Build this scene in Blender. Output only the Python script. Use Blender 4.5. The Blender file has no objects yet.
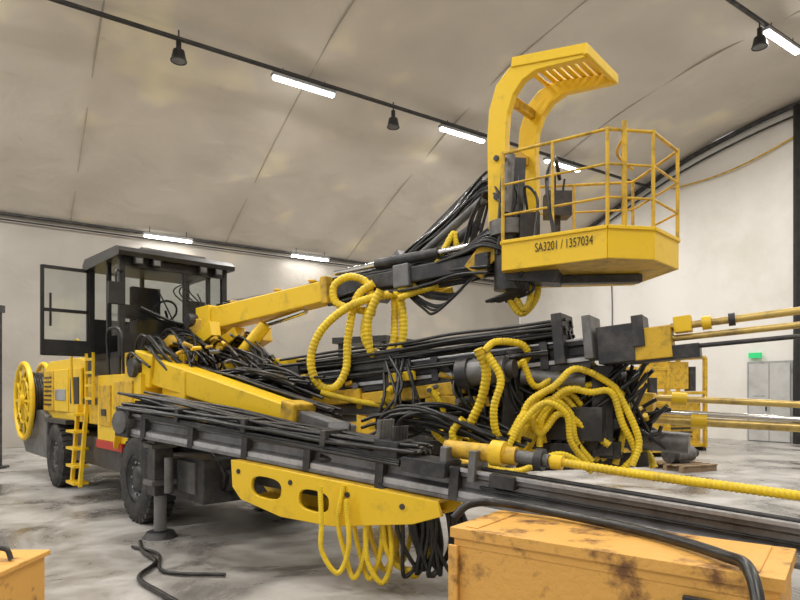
import bpy, math, random
from mathutils import Vector, Matrix
random.seed(7)
scene = bpy.context.scene

# ------------------------------------------------------------------ materials
def new_mat(name):
    m = bpy.data.materials.new(name); m.use_nodes = True
    nt = m.node_tree; b = nt.nodes['Principled BSDF']
    return m, nt, b
def mat(name, col, rough=0.5, metal=0.0, dirt=None, damt=0.5, scale=3.0, bump=0.0, bscale=40.0, spec=None, lo=0.45, hi=0.7):
    m, nt, b = new_mat(name)
    b.inputs['Roughness'].default_value = rough
    b.inputs['Metallic'].default_value = metal
    if spec is not None: b.inputs['Specular IOR Level'].default_value = spec
    tc = nt.nodes.new('ShaderNodeTexCoord')
    if dirt is not None:
        n = nt.nodes.new('ShaderNodeTexNoise'); n.inputs['Scale'].default_value = scale
        n.inputs['Detail'].default_value = 8; n.inputs['Roughness'].default_value = 0.65
        nt.links.new(tc.outputs['Object'], n.inputs['Vector'])
        r = nt.nodes.new('ShaderNodeValToRGB')
        r.color_ramp.elements[0].position = lo; r.color_ramp.elements[0].color = (*col, 1)
        r.color_ramp.elements[1].position = hi
        r.color_ramp.elements[1].color = tuple(col[i]*(1-damt)+dirt[i]*damt for i in range(3))+(1,)
        nt.links.new(n.outputs['Fac'], r.inputs['Fac'])
        nt.links.new(r.outputs['Color'], b.inputs['Base Color'])
    else:
        b.inputs['Base Color'].default_value = (*col, 1)
    if bump > 0:
        n2 = nt.nodes.new('ShaderNodeTexNoise'); n2.inputs['Scale'].default_value = bscale
        n2.inputs['Detail'].default_value = 5
        nt.links.new(tc.outputs['Object'], n2.inputs['Vector'])
        bp = nt.nodes.new('ShaderNodeBump'); bp.inputs['Strength'].default_value = bump
        bp.inputs['Distance'].default_value = 0.05
        nt.links.new(n2.outputs['Fac'], bp.inputs['Height'])
        nt.links.new(bp.outputs['Normal'], b.inputs['Normal'])
    return m
def emis(name, col, st):
    m, nt, b = new_mat(name)
    b.inputs['Base Color'].default_value = (*col, 1)
    b.inputs['Emission Color'].default_value = (*col, 1)
    b.inputs['Emission Strength'].default_value = st
    return m

YEL = mat('yellow_paint', (0.82, 0.54, 0.018), 0.36, 0, (0.18, 0.12, 0.03), 0.6, 5.0, 0.05, lo=0.56, hi=0.84)
YELD = mat('yellow_paint_worn', (0.66, 0.41, 0.025), 0.5, 0, (0.08, 0.055, 0.03), 0.8, 7.0, 0.1, lo=0.47, hi=0.75)
YHOSE = mat('yellow_hose', (0.84, 0.60, 0.02), 0.42, 0, (0.25, 0.17, 0.04), 0.5, 6.0)
RUSTY = mat('rusty_orange_paint', (0.74, 0.40, 0.09), 0.55, 0, (0.12, 0.045, 0.02), 0.9, 4.0, 0.2, 25, lo=0.53, hi=0.66)
DARK = mat('dark_steel', (0.035, 0.035, 0.038), 0.45, 0.3, (0.12, 0.11, 0.10), 0.7, 5.0, 0.05)
BLACK = mat('black_paint', (0.012, 0.012, 0.013), 0.4, 0, (0.04, 0.038, 0.035), 0.7, 4.0)
RUB = mat('black_rubber_hose', (0.010, 0.010, 0.011), 0.36, 0, (0.06, 0.055, 0.045), 0.6, 8.0)
TYRE = mat('tyre_rubber', (0.022, 0.022, 0.022), 0.8, 0, (0.10, 0.09, 0.08), 0.7, 5.0, 0.2)
GREY = mat('grey_cast_steel', (0.18, 0.18, 0.18), 0.45, 0.4, (0.06, 0.05, 0.04), 0.7, 5.0, 0.1)
LGREY = mat('light_grey_paint', (0.33, 0.34, 0.34), 0.5, 0, (0.12, 0.11, 0.1), 0.7, 3.0)
ALU = mat('rail_aluminium', (0.46, 0.46, 0.47), 0.34, 0.5, (0.14, 0.135, 0.13), 0.8, 6.0, 0.05, lo=0.45, hi=0.75)
RAILM = mat('rail_body_steel', (0.20, 0.20, 0.205), 0.4, 0.5, (0.05, 0.045, 0.04), 0.8, 6.0, 0.05, lo=0.45, hi=0.75)
CHROME = mat('chrome_rod', (0.7, 0.7, 0.7), 0.15, 1.0)
BRASS = mat('tan_drill_rod', (0.62, 0.45, 0.14), 0.35, 0.4, (0.15, 0.10, 0.05), 0.7, 6.0)
RED = mat('red_paint', (0.45, 0.03, 0.02), 0.5)
def floor_mat():
    m, nt, b = new_mat('wet_stained_concrete')
    tc = nt.nodes.new('ShaderNodeTexCoord')
    n = nt.nodes.new('ShaderNodeTexNoise'); n.inputs['Scale'].default_value = 0.8; n.inputs['Detail'].default_value = 9; n.inputs['Roughness'].default_value = .62
    n.inputs['Distortion'].default_value = .5
    nt.links.new(tc.outputs['Object'], n.inputs['Vector'])
    r = nt.nodes.new('ShaderNodeValToRGB')
    r.color_ramp.elements[0].position = .36; r.color_ramp.elements[0].color = (.13, .12, .11, 1)
    r.color_ramp.elements[1].position = .60; r.color_ramp.elements[1].color = (.46, .445, .42, 1)
    e = r.color_ramp.elements.new(.48); e.color = (.31, .295, .275, 1)
    nt.links.new(n.outputs['Fac'], r.inputs['Fac']); nt.links.new(r.outputs['Color'], b.inputs['Base Color'])
    mr = nt.nodes.new('ShaderNodeMapRange'); mr.inputs['From Min'].default_value = .36; mr.inputs['From Max'].default_value = .55
    mr.inputs['To Min'].default_value = .14; mr.inputs['To Max'].default_value = .5
    nt.links.new(n.outputs['Fac'], mr.inputs['Value']); nt.links.new(mr.outputs['Result'], b.inputs['Roughness'])
    n2 = nt.nodes.new('ShaderNodeTexNoise'); n2.inputs['Scale'].default_value = 12; n2.inputs['Detail'].default_value = 5
    nt.links.new(tc.outputs['Object'], n2.inputs['Vector'])
    bp = nt.nodes.new('ShaderNodeBump'); bp.inputs['Strength'].default_value = .08; bp.inputs['Distance'].default_value = .05
    nt.links.new(n2.outputs['Fac'], bp.inputs['Height']); nt.links.new(bp.outputs['Normal'], b.inputs['Normal'])
    return m
FLOOR = floor_mat()
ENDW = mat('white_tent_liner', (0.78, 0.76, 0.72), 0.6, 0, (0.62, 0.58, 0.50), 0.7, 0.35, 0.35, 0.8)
LAMP = emis('lamp_tube', (1, 0.98, 0.95), 14)
GREEN = emis('exit_sign_green', (0.02, 0.45, 0.15), 0.6)
WOOD = mat('pallet_wood', (0.28, 0.2, 0.12), 0.8, 0, (0.1, 0.06, 0.03), 0.6, 6)
SEAT = mat('seat_fabric', (0.03, 0.03, 0.035), 0.9)
DOORM = mat('door_grey', (0.5, 0.5, 0.49), 0.5, 0, (0.3, 0.29, 0.27), 0.5, 2)
SEAM = mat('fabric_seam', (0.42, 0.38, 0.32), 0.7)

def fabric(name, c0, c1, c2, sc=0.5):
    m, nt, b = new_mat(name)
    b.inputs['Roughness'].default_value = 0.5
    tc = nt.nodes.new('ShaderNodeTexCoord')
    n = nt.nodes.new('ShaderNodeTexNoise'); n.inputs['Scale'].default_value = sc
    n.inputs['Detail'].default_value = 2.0
    nt.links.new(tc.outputs['Object'], n.inputs['Vector'])
    r = nt.nodes.new('ShaderNodeValToRGB')
    r.color_ramp.elements[0].position = 0.30; r.color_ramp.elements[0].color = (*c0, 1)
    r.color_ramp.elements[1].position = 0.60; r.color_ramp.elements[1].color = (*c1, 1)
    e = r.color_ramp.elements.new(0.74); e.color = (*c2, 1)
    nt.links.new(n.outputs['Fac'], r.inputs['Fac'])
    nt.links.new(r.outputs['Color'], b.inputs['Base Color'])
    n2 = nt.nodes.new('ShaderNodeTexNoise'); n2.inputs['Scale'].default_value = 0.9; n2.inputs['Detail'].default_value = 3
    n2.inputs['Distortion'].default_value = 0.4
    nt.links.new(tc.outputs['Object'], n2.inputs['Vector'])
    bp = nt.nodes.new('ShaderNodeBump'); bp.inputs['Strength'].default_value = 0.35; bp.inputs['Distance'].default_value = 0.2
    nt.links.new(n2.outputs['Fac'], bp.inputs['Height'])
    nt.links.new(bp.outputs['Normal'], b.inputs['Normal'])
    return m
CEIL = fabric('tan_tent_fabric', (0.57, 0.52, 0.455), (0.655, 0.60, 0.525), (0.86, 0.78, 0.58), .45)  # palest tone paints warm blotches of reflected light into the ceiling colour
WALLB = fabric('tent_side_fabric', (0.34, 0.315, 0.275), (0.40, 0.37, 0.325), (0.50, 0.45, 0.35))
def glass_mat():
    m, nt, b = new_mat('cab_glass')
    out = nt.nodes['Material Output']
    tr = nt.nodes.new('ShaderNodeBsdfTransparent'); tr.inputs['Color'].default_value = (0.76, 0.8, 0.8, 1)
    gl = nt.nodes.new('ShaderNodeBsdfGlossy'); gl.inputs['Roughness'].default_value = 0.08
    fr = nt.nodes.new('ShaderNodeFresnel'); fr.inputs['IOR'].default_value = 1.5
    mx = nt.nodes.new('ShaderNodeMixShader')
    nt.links.new(fr.outputs['Fac'], mx.inputs['Fac'])
    nt.links.new(tr.outputs[0], mx.inputs[1]); nt.links.new(gl.outputs[0], mx.inputs[2])
    nt.links.new(mx.outputs[0], out.inputs['Surface'])
    return m
GLASS = glass_mat()

# ------------------------------------------------------------------ mesh builder
def V(*a): return Vector(a)
def catmull(pts, sub):
    P = [Vector(p) for p in pts]
    if len(P) < 3:
        return [P[0].lerp(P[1], i/sub) for i in range(sub+1)]
    P = [2*P[0]-P[1]] + P + [2*P[-1]-P[-2]]
    out = []
    for i in range(1, len(P)-2):
        p0, p1, p2, p3 = P[i-1], P[i], P[i+1], P[i+2]
        for j in range(sub):
            t = j/sub
            out.append(0.5*((2*p1)+(-p0+p2)*t+(2*p0-5*p1+4*p2-p3)*t*t+(-p0+3*p1-3*p2+p3)*t**3))
    out.append(P[-2]); return out
def resample(pts, step):
    out = [pts[0].copy()]; acc = 0.0
    for i in range(1, len(pts)):
        a, b = pts[i-1], pts[i]; L = (b-a).length
        if L < 1e-9: continue
        d = step-acc
        while d <= L:
            out.append(a.lerp(b, d/L)); d += step
        acc = L-(d-step)
    return out
class MB:
    def __init__(s): s.v=[]; s.f=[]; s.m=[]; s.sm=[]; s.mats=[]
    def mi(s, m):
        if m not in s.mats: s.mats.append(m)
        return s.mats.index(m)
    def add(s, vs, fs, m, smooth=False):
        o=len(s.v); s.v += [tuple(x) for x in vs]; k=s.mi(m)
        for f in fs: s.f.append(tuple(i+o for i in f)); s.m.append(k); s.sm.append(smooth)
    def frame_box(s, c, X, Y, Z, m):
        c=Vector(c); vs=[c+sx*X+sy*Y+sz*Z for sx in(-1,1) for sy in(-1,1) for sz in(-1,1)]
        s.add(vs,[(0,1,3,2),(4,6,7,5),(0,4,5,1),(2,3,7,6),(0,2,6,4),(1,5,7,3)],m)
    def box(s, x0,x1,y0,y1,z0,z1,m):
        s.frame_box(((x0+x1)/2,(y0+y1)/2,(z0+z1)/2),V((x1-x0)/2,0,0),V(0,(y1-y0)/2,0),V(0,0,(z1-z0)/2),m)
    def beam(s,p0,p1,w,h,m,w2=None,h2=None):
        p0=Vector(p0);p1=Vector(p1);D=(p1-p0).normalized()
        up=V(0,0,1) if abs(D.z)<.95 else V(1,0,0)
        S=D.cross(up).normalized();U=S.cross(D).normalized()
        w2=w2 or w;h2=h2 or h
        vs=[]
        for p,a,b in((p0,w,h),(p1,w2,h2)):
            for x,y in((-1,-1),(1,-1),(1,1),(-1,1)): vs.append(p+S*x*a/2+U*y*b/2)
        s.add(vs,[(3,2,1,0),(4,5,6,7),(0,1,5,4),(1,2,6,5),(2,3,7,6),(3,0,4,7)],m)
    def profile(s,p0,p1,prof,m):
        p0=Vector(p0);p1=Vector(p1);D=(p1-p0).normalized();S=D.cross(V(0,0,1)).normalized();U=S.cross(D)
        n=len(prof);vs=[p+S*x+U*y for p in(p0,p1) for x,y in prof]
        fs=[(i,(i+1)%n,n+(i+1)%n,n+i) for i in range(n)]+[tuple(range(n))[::-1],tuple(range(n,2*n))]
        s.add(vs,fs,m)
    def extr(s,o,X,Y,Z,prof,th,m):
        o=Vector(o);n=len(prof);vs=[o+X*x+Y*y+Z*t for t in(-th/2,th/2) for x,y in prof]
        fs=[(i,(i+1)%n,n+(i+1)%n,n+i) for i in range(n)]+[tuple(range(n))[::-1],tuple(range(n,2*n))]
        s.add(vs,fs,m)
    def cyl(s,p0,p1,r,m,n=18,r2=None):
        p0=Vector(p0);p1=Vector(p1);D=(p1-p0).normalized()
        a=V(0,0,1) if abs(D.z)<.9 else V(1,0,0)
        S=D.cross(a).normalized();U=S.cross(D);r2=r if r2 is None else r2
        vs=[p+(S*math.cos(2*math.pi*i/n)+U*math.sin(2*math.pi*i/n))*q for p,q in((p0,r),(p1,r2)) for i in range(n)]
        s.add(vs,[(i,(i+1)%n,n+(i+1)%n,n+i) for i in range(n)],m,True)
        s.add(vs,[tuple(range(n))[::-1],tuple(range(n,2*n))],m)
    def tube(s,pts,r,m,n=7,corr=False,sub=8,smooth=True):
        P=catmull(pts,sub if len(pts)>2 else 2)
        if corr: P=resample(catmull(pts,24),r*0.24)
        if len(P)<2:return
        K=5 if corr else 1
        T=[(P[min(i+K,len(P)-1)]-P[max(i-K,0)]).normalized() for i in range(len(P))]
        a=V(0,0,1) if abs(T[0].z)<.9 else V(1,0,0)
        S=T[0].cross(a).normalized();vs=[]
        for i,p in enumerate(P):
            S=(S-T[i]*S.dot(T[i])).normalized();U=T[i].cross(S)
            rr=r*((1.05,1.0,0.88,1.0)[i%4] if corr else 1)
            for j in range(n):
                q=2*math.pi*j/n;vs.append(p+(S*math.cos(q)+U*math.sin(q))*rr)
        fs=[(i*n+j,i*n+(j+1)%n,(i+1)*n+(j+1)%n,(i+1)*n+j) for i in range(len(P)-1) for j in range(n)]
        s.add(vs,fs,m,smooth);L=len(P)-1
        s.add([vs[j] for j in range(n)]+[vs[L*n+j] for j in range(n)],[tuple(range(n))[::-1],tuple(range(n,2*n))],m)
    def torus(s,c,A,B,R,r,m,n=32,k=8):
        c=Vector(c);N=A.cross(B);vs=[]
        for i in range(n):
            q=2*math.pi*i/n;d=A*math.cos(q)+B*math.sin(q)
            for j in range(k):
                w=2*math.pi*j/k;vs.append(c+d*(R+r*math.cos(w))+N*r*math.sin(w))
        s.add(vs,[(i*k+j,((i+1)%n)*k+j,((i+1)%n)*k+(j+1)%k,i*k+(j+1)%k) for i in range(n) for j in range(k)],m,True)
    def lathe(s,c,ax,prof,m,n=40):
        c=Vector(c);a=V(0,0,1) if abs(ax.z)<.9 else V(1,0,0);S=ax.cross(a).normalized();U=S.cross(ax);k=len(prof)
        vs=[c+ax*o+(S*math.cos(2*math.pi*i/n)+U*math.sin(2*math.pi*i/n))*r for i in range(n) for o,r in prof]
        s.add(vs,[(i*k+j,i*k+j+1,((i+1)%n)*k+j+1,((i+1)%n)*k+j) for i in range(n) for j in range(k-1)],m,True)
    def done(s,name,parent=None,bevel=0.0,inv=None):
        me=bpy.data.meshes.new(name);me.from_pydata(s.v,[],s.f)
        for m in s.mats: me.materials.append(m)
        me.polygons.foreach_set('material_index',s.m);me.polygons.foreach_set('use_smooth',s.sm)
        me.update()
        import bmesh
        bm=bmesh.new();bm.from_mesh(me);bmesh.ops.recalc_face_normals(bm,faces=bm.faces);bm.to_mesh(me);bm.free()
        ob=bpy.data.objects.new(name,me);scene.collection.objects.link(ob)
        if bevel>0:
            b=ob.modifiers.new('bevel','BEVEL');b.width=bevel;b.segments=2;b.limit_method='ANGLE';b.angle_limit=math.radians(40)
        if parent:
            ob.parent=parent
            if inv is not None: ob.matrix_parent_inverse=inv
        return ob
def empty(name,loc=(0,0,0),rz=0,parent=None):
    e=bpy.data.objects.new(name,None);scene.collection.objects.link(e)
    e.location=loc;e.rotation_euler=(0,0,rz);e.empty_display_size=.2
    if parent:e.parent=parent
    return e
def lerp3(a,b,t): return Vector(a).lerp(Vector(b),t)

# ------------------------------------------------------------------ hall shell
Cn=V(6.07,30.35,0); e_=V(.555,-.832,0); w_=V(.832,.555,0)
def H(t,k,z): return Cn+e_*t-w_*k+V(0,0,z)
prof=[(0,7.13),(3,8.5),(5.5,9.55),(7.3,10.2),(9,10.75),(12,11.25),(15,11.4)]
def pz(t):
    t=min(t,30-t);t=max(t,0)
    for (a,za),(b,zb) in zip(prof,prof[1:]):
        if t<=b: return za+(zb-za)*(t-a)/(b-a)
    return prof[-1][1]
def pzs(t): return sum(pz(t+d) for d in(-1,-.5,0,.5,1))/5 if 1<t<29 else pz(t)
KL=46
def csag(t,k):
    ph=(k%5.0)/5.0
    return -.30*abs(math.sin(math.pi*ph))*math.sin(math.pi*min(max(t/30,0),1))**.6+.02*math.sin(k*3.1+t*1.7)+.02*math.sin(t*2.3-k*1.1) if 0<t<30 else 0
mb=MB();mb.add([H(-.5,-.5,0),H(31,-.5,0),H(31,KL,0),H(-.5,KL,0)],[(0,1,2,3)],FLOOR);mb.done('floor')
mb=MB();nt_,nk=61,277;vs=[]
for i in range(nt_):
    t=30*i/(nt_-1)
    for j in range(nk):
        k=KL*j/(nk-1)
        vs.append(H(t,k,pzs(t)-csag(t,k)))
mb.add(vs,[(i*nk+j,(i+1)*nk+j,(i+1)*nk+j+1,i*nk+j+1) for i in range(nt_-1) for j in range(nk-1)],CEIL,True)
mb.done('ceiling')
mb=MB();nk=185;vs=[]
for i in range(9):
    z=7.13*i/8
    for j in range(nk):
        k=KL*j/(nk-1);vs.append(H(-.02+.05*math.sin(k*2.1)*math.sin(math.pi*i/8),k,z))
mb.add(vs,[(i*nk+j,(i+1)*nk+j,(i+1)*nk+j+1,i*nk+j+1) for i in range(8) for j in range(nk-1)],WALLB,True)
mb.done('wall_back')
mb=MB();vs=[];n=91;r=14
for i in range(n):
    t=30*i/(n-1)
    for j in range(r): vs.append(H(t,-.02+.05*math.sin(t*2.4+.3*j)*math.sin(math.pi*j/(r-1)),pzs(t)*j/(r-1)))
mb.add(vs,[(i*r+j,(i+1)*r+j,(i+1)*r+j+1,i*r+j+1) for i in range(n-1) for j in range(r-1)],ENDW,True)
mb.done('wall_right')
mb=MB();mb.add([H(30,0,0),H(30,KL,0),H(30,KL,7.13),H(30,0,7.13)],[(0,1,2,3)],ENDW);mb.done('wall_front')

mb=MB()
mb.tube([H(.12,0.1,7.1),H(.12,KL,7.1)],.05,DARK,8)
mb.tube([H(.12,0.1,6.9),H(.12,KL,6.95)],.025,BLACK,6)
mb.done('trim_1')
mb=MB()
for t in(7.3,):
    mb.tube([H(t,.1,pz(t)-.22),H(t,KL,pz(t)-.22)],.055,DARK,8)
    mb.tube([H(t+.12,.1,pz(t)-.3),H(t+.12,KL,pz(t)-.3)],.025,BLACK,6)
mb.done('trim_2')
mb=MB();mb.tube([H(14.3,.1,11.1),H(14.3,KL,11.1)],.055,DARK,8);mb.done('trim_3')
mb=MB()
mb.tube([H(t,.15,pzs(t)-.15) for t in [x*.75 for x in range(1,40)]],.09,DARK,8,sub=2)
mb.tube([H(t,.15,pzs(t)-.5) for t in [x*.75 for x in range(1,40)]],.04,DARK,8,sub=2)
mb.tube([H(t,.12,pzs(8.3)-.9-.25*math.sin((t-8.3)/4.5*math.pi)+(t-8.3)*.12) for t in [8.3+x*.5 for x in range(10)]],.03,YELD,6,sub=2)
mb.done('trim_4')
mb=MB()
for k in(5,10,15,20,25,30,35):
    mb.tube([H(t,k,pzs(t)-.0) for t in [x*.75+.02 for x in range(0,40)]],.022,SEAM,6,sub=2)
mb.done('trim_5')
mb=MB();mb.beam(H(12.78,.14,0),H(12.78,.14,pz(12.9)-.2),.16,.25,BLACK)
mb.done('steel_column')
mb=MB();mb.tube([H(5.5,.08,6.9),H(5.55,.08,5.0),H(5.5,.08,2.5)],.02,BLACK,6);mb.done('wall_cable')
mb=MB();rt=empty('door_1')
def wbox(mb,t0,t1,k0,k1,z0,z1,m):
    mb.frame_box((H((t0+t1)/2,(k0+k1)/2,(z0+z1)/2)),e_*(t1-t0)/2,-w_*(k1-k0)/2,V(0,0,(z1-z0)/2),m)
wbox(mb,11.15,12.6,.03,.12,0,2.75,LGREY);wbox(mb,11.22,11.87,.10,.16,.03,2.67,DOORM);wbox(mb,11.89,12.53,.10,.16,.03,2.67,DOORM)
wbox(mb,11.78,11.82,.16,.22,1.05,1.2,BLACK);wbox(mb,11.35,11.75,.155,.17,1.55,1.58,LGREY)
mb.done('door_leaves',rt,.01)
mb=MB();wbox(mb,11.2,11.6,.05,.15,2.88,3.06,GREEN);mb.done('exit_sign')

# ------------------------------------------------------------------ lamps
def lamp(t,k,z,L=1.8,power=230,wall=False):
    r=empty('fluorescent_ceiling_light');r.location=(0,0,0)
    mb=MB();c=H(t,k,z)
    mb.frame_box(c+V(0,0,.05),w_*L/2,e_*.09,V(0,0,.04),LGREY)
    mb.frame_box(c-V(0,0,.03),w_*(L/2-.04),e_*.06,V(0,0,.03),LAMP)
    mb.tube([c+w_*.6+V(0,0,.08),c+w_*.6+V(0,0,.3)],.012,DARK,5);mb.tube([c-w_*.6+V(0,0,.08),c-w_*.6+V(0,0,.3)],.012,DARK,5)
    mb.done('fixture',r)
    ld=bpy.data.lights.new('tube_light','AREA');ld.shape='RECTANGLE';ld.size=L;ld.size_y=.2;ld.energy=power;ld.color=(1,.97,.93)
    lo=bpy.data.objects.new('tube_light',ld);scene.collection.objects.link(lo)
    lo.location=c-V(0,0,.09);lo.rotation_euler=(0,0,math.atan2(w_.y,w_.x));lo.parent=r
for k in(5.2,9.8,15.2,22.8,27,31): lamp(7.3,k,pz(7.3)-.42,1.8,290)
for k in(4.7,10.2,15.4,20.5,25.7,31): lamp(14.3,k,10.95,1.8,290)
for k in(5,12,19,26,33): lamp(22.5,k,pz(22.5)-.4,1.8,290)
for k in(11.8,17.1,23.8,28.5): lamp(.45,k,6.95,1.6,16)
def flood(t,k,z):
    r=empty('hanging_floodlight');mb=MB();c=H(t,k,z)
    mb.cyl(c+V(0,0,.35),c+V(0,0,.1),.06,BLACK);mb.cyl(c+V(0,0,.12),c-V(0,0,.12),.13,BLACK,20,.18);mb.torus(c-V(0,0,.12),e_,w_,.17,.02,DARK)
    mb.cyl(c-V(0,0,.11),c-V(0,0,.125),.15,GREY);mb.tube([c+V(0,0,.3),c+V(0,0,.6)],.02,DARK,5);mb.done('floodlight_body',r)
flood(7.3,12.4,pz(7.3)-.7);flood(14.3,5.9,10.55);flood(7.3,18.4,pz(7.3)-.62)

# ------------------------------------------------------------------ DRILL RIG
W0=V(-3.47,7.79,0);ang=math.atan2(-.733,.68)
rig=empty('tunnel_drilling_jumbo',W0,ang)
RM=Matrix.Translation(W0)@Matrix.Rotation(ang,4,'Z');RI=RM.inverted()
U_=V(.68,-.733,0).normalized();N_=V(.733,.68,0).normalized()
def L(a,b,z): return W0+U_*a+N_*b+V(0,0,z)
X_,Y_,Z_=V(1,0,0),V(0,1,0),V(0,0,1)
R=random.uniform
def wheel(a,b,name,sgn=-1):
    mb=MB();R_=.57;c=V(a,b,R_);ax=V(0,1,0)
    mb.lathe(c,ax,[(-.17,.30),(-.185,.36),(-.19,.47),(-.165,.53),(-.14,.555),(0,.565),(.14,.555),(.165,.53),(.19,.47),(.185,.36),(.17,.30)],TYRE)
    for i in range(30):
        q=2*math.pi*i/30
        for s_ in(-1,1):
            d=V(math.cos(q+s_*.05),0,math.sin(q+s_*.05));tn=V(-math.sin(q),0,math.cos(q))
            mb.frame_box(c+d*.556+Y_*s_*.085,d*.022,tn*.035,Y_*.075,TYRE)
    mb.lathe(c,ax,[(-.16,.30),(-.17,.285),(-.12,.27),(-.08,.18),(-.14,.16),(-.16,.10),(-.16,.0)],DARK)
    mb.lathe(c,ax,[(.16,.30),(.12,.27),(.08,.0)],DARK)
    for i in range(10):
        q=2*math.pi*i/10;d=V(math.cos(q),0,math.sin(q));mb.cyl(c+d*.215-Y_*.09,c+d*.215-Y_*.135,.018,LGREY,6)
    mb.done(name,rig)
wheel(0,.19,'front_wheel_near');wheel(-4.03,.19,'rear_wheel_near');wheel(0,2.1,'front_wheel_far');wheel(-4.03,2.1,'rear_wheel_far')
mb=MB()
mb.box(-5.5,1.4,.5,1.8,.45,1.0,DARK);mb.box(-.25,.25,.35,1.95,.4,.75,DARK);mb.box(-4.3,-3.75,.35,1.95,.4,.75,DARK)
mb.extr((0,1.15,0),X_,Z_,Y_,[(-6.9,.75),(-6.5,.45),(-4.75,.45),(-4.75,1.25),(-5.3,1.35),(-6.9,1.35)],2.2,GREY)
mb.box(.7,1.75,.15,2.15,.45,.95,DARK);mb.box(1.2,1.9,.5,1.8,.5,1.2,DARK)
mb.box(-3.3,-.7,.12,.5,.55,1.0,DARK)
mb.done('chassis',rig,.02)
mb=MB()
for i in range(8): mb.tube([(1.0+R(-.1,.1),.35+.2*i,1.2),(1.5+R(-.1,.1),.3+.2*i,1.1),(1.85,.35+.2*i,.8),(1.6,.4+.2*i,.5),(1.2,.4+.2*i,.45)],.02,RUB,6)
mb.cyl((1.76,.4,.7),(1.76,.9,.7),.12,DARK);mb.box(1.75,1.8,1.1,1.6,.5,.9,GREY);mb.box(.72,1.6,.12,.16,.55,.9,GREY)
mb.done('front_frame_hoses',rig)
mb=MB()
mb.extr((0,1.1,0),X_,Z_,Y_,[(-5.35,1.2),(-2.6,1.2),(-2.6,2.2),(-3.0,2.28),(-5.0,2.28),(-5.35,2.1)],1.9,YEL)
mb.box(-5.2,-4.5,.10,.14,1.35,2.1,YELD);mb.box(-4.4,-3.5,.10,.14,1.35,2.1,YEL);mb.box(-3.4,-2.7,.10,.14,1.35,2.1,YEL)
for i in range(7): mb.box(-5.1,-4.6,.08,.11,1.45+i*.085,1.48+i*.085,BLACK)
mb.box(-4.3,-3.6,.085,.105,1.55,1.75,LGREY)
mb.box(-3.3,-2.8,.085,.105,1.5,1.95,BLACK)
mb.box(-4.75,-3.3,.02,.45,1.14,1.22,DARK)
mb.box(-1.75,.05,.08,.45,.98,1.95,YEL);mb.box(-1.75,-.62,.06,.45,.86,.98,RED);mb.box(-2.6,-1.75,.1,.5,1.2,1.5,YELD)
mb.extr((0,.2,0),X_,Z_,Y_,[(-.75,.9),(-.62,1.2),(-.35,1.3),(.45,1.3),(.72,1.12),(.76,1.16),(.5,1.38),(-.4,1.38),(-.72,1.25)],.42,YEL)
mb.box(-1.6,-1.1,.055,.085,1.2,1.8,YELD);mb.box(-.95,-.2,.055,.085,1.45,1.85,YELD);mb.box(-1.45,-1.25,.04,.06,1.35,1.45,BLACK)
mb.box(-2.6,.1,.1,2.1,1.5,1.6,DARK);mb.box(-2.5,-.6,.15,2.05,1.6,2.25,YELD);mb.box(-2.5,-.9,.12,.2,1.95,2.2,BLACK)
mb.box(-.6,.9,.45,1.9,1.0,1.9,DARK);mb.box(-.3,.4,.5,.7,1.9,2.2,YEL);mb.box(.2,.9,.3,.5,1.2,1.95,YEL)
mb.done('body_panels',rig,.015)
mb=MB()
for a in(-2.75,-2.3): mb.beam((a,-.02,.2),(a,.08,1.5),.05,.08,YEL)
for z in(.25,.52,.8,1.07,1.34): mb.beam((-2.75,.0,z),(-2.3,.0,z),.22,.04,YEL)
for a in(-2.1,-1.75): mb.beam((a,.02,1.5),(a,.02,2.3),.035,.035,YEL)
for z in(1.6,1.8,2.0,2.2): mb.beam((-2.1,.02,z),(-1.75,.02,z),.04,.04,YEL)
mb.tube([(-2.85,.02,1.5),(-2.85,.0,2.3),(-2.6,.02,2.55),(-2.35,.05,2.3)],.02,YEL)
mb.tube([(-1.1,.05,1.95),(-1.1,.02,2.5),(-.9,.02,2.6),(-.5,.02,2.5),(-.5,.05,1.95)],.02,BLACK)
mb.done('access_ladder',rig)
mb=MB();c=V(-6.1,.14,1.52)
for o in(-.2,.15):
    mb.torus(c+Y_*o,X_,Z_,.76,.05,YEL,40,8);mb.torus(c+Y_*o,X_,Z_,.45,.025,YEL,32,6)
    for i in range(12):
        q=2*math.pi*i/12;d=V(math.cos(q),0,math.sin(q));mb.beam(c+Y_*o+d*.1,c+Y_*o+d*.76,.03,.05,YEL)
mb.cyl(c-Y_*.28,c+Y_*.3,.13,YEL)
for j in range(7): mb.torus(c+Y_*(-.16+j*.045),X_,Z_,.56,.03,RUB,36,6)
mb.cyl(c-Y_*.17,c+Y_*.12,.5,BLACK,32)
mb.beam(c+V(.0,.35,-.6),c+V(0,.35,.3),.3,.15,DARK)
mb.done('cable_reel',rig)
for b,nm in((-.03,'jack_near'),(2.25,'jack_far')):
    mb=MB();mb.beam((1.0,b,.5),(1.0,b,1.3),.22,.22,DARK);mb.cyl((1.0,b,.08),(1.0,b,.55),.07,GREY);mb.cyl((1.0,b,0),(1.0,b,.07),.2,DARK,20,.15)
    mb.beam((1.0,b,.8),(1.0,1.1,.8),.25,.25,DARK);mb.cyl((1.0,b-.05,1.3),(1.0,b-.05,1.42),.06,GREY)
    mb.box(.86,1.14,b-.15,b+.15,.62,.68,GREY);mb.box(.86,1.14,b-.15,b+.15,1.05,1.1,GREY);mb.cyl((1.25,b,.55),(1.25,b,.95),.05,GREY)
    mb.done(nm,rig,.01)
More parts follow.
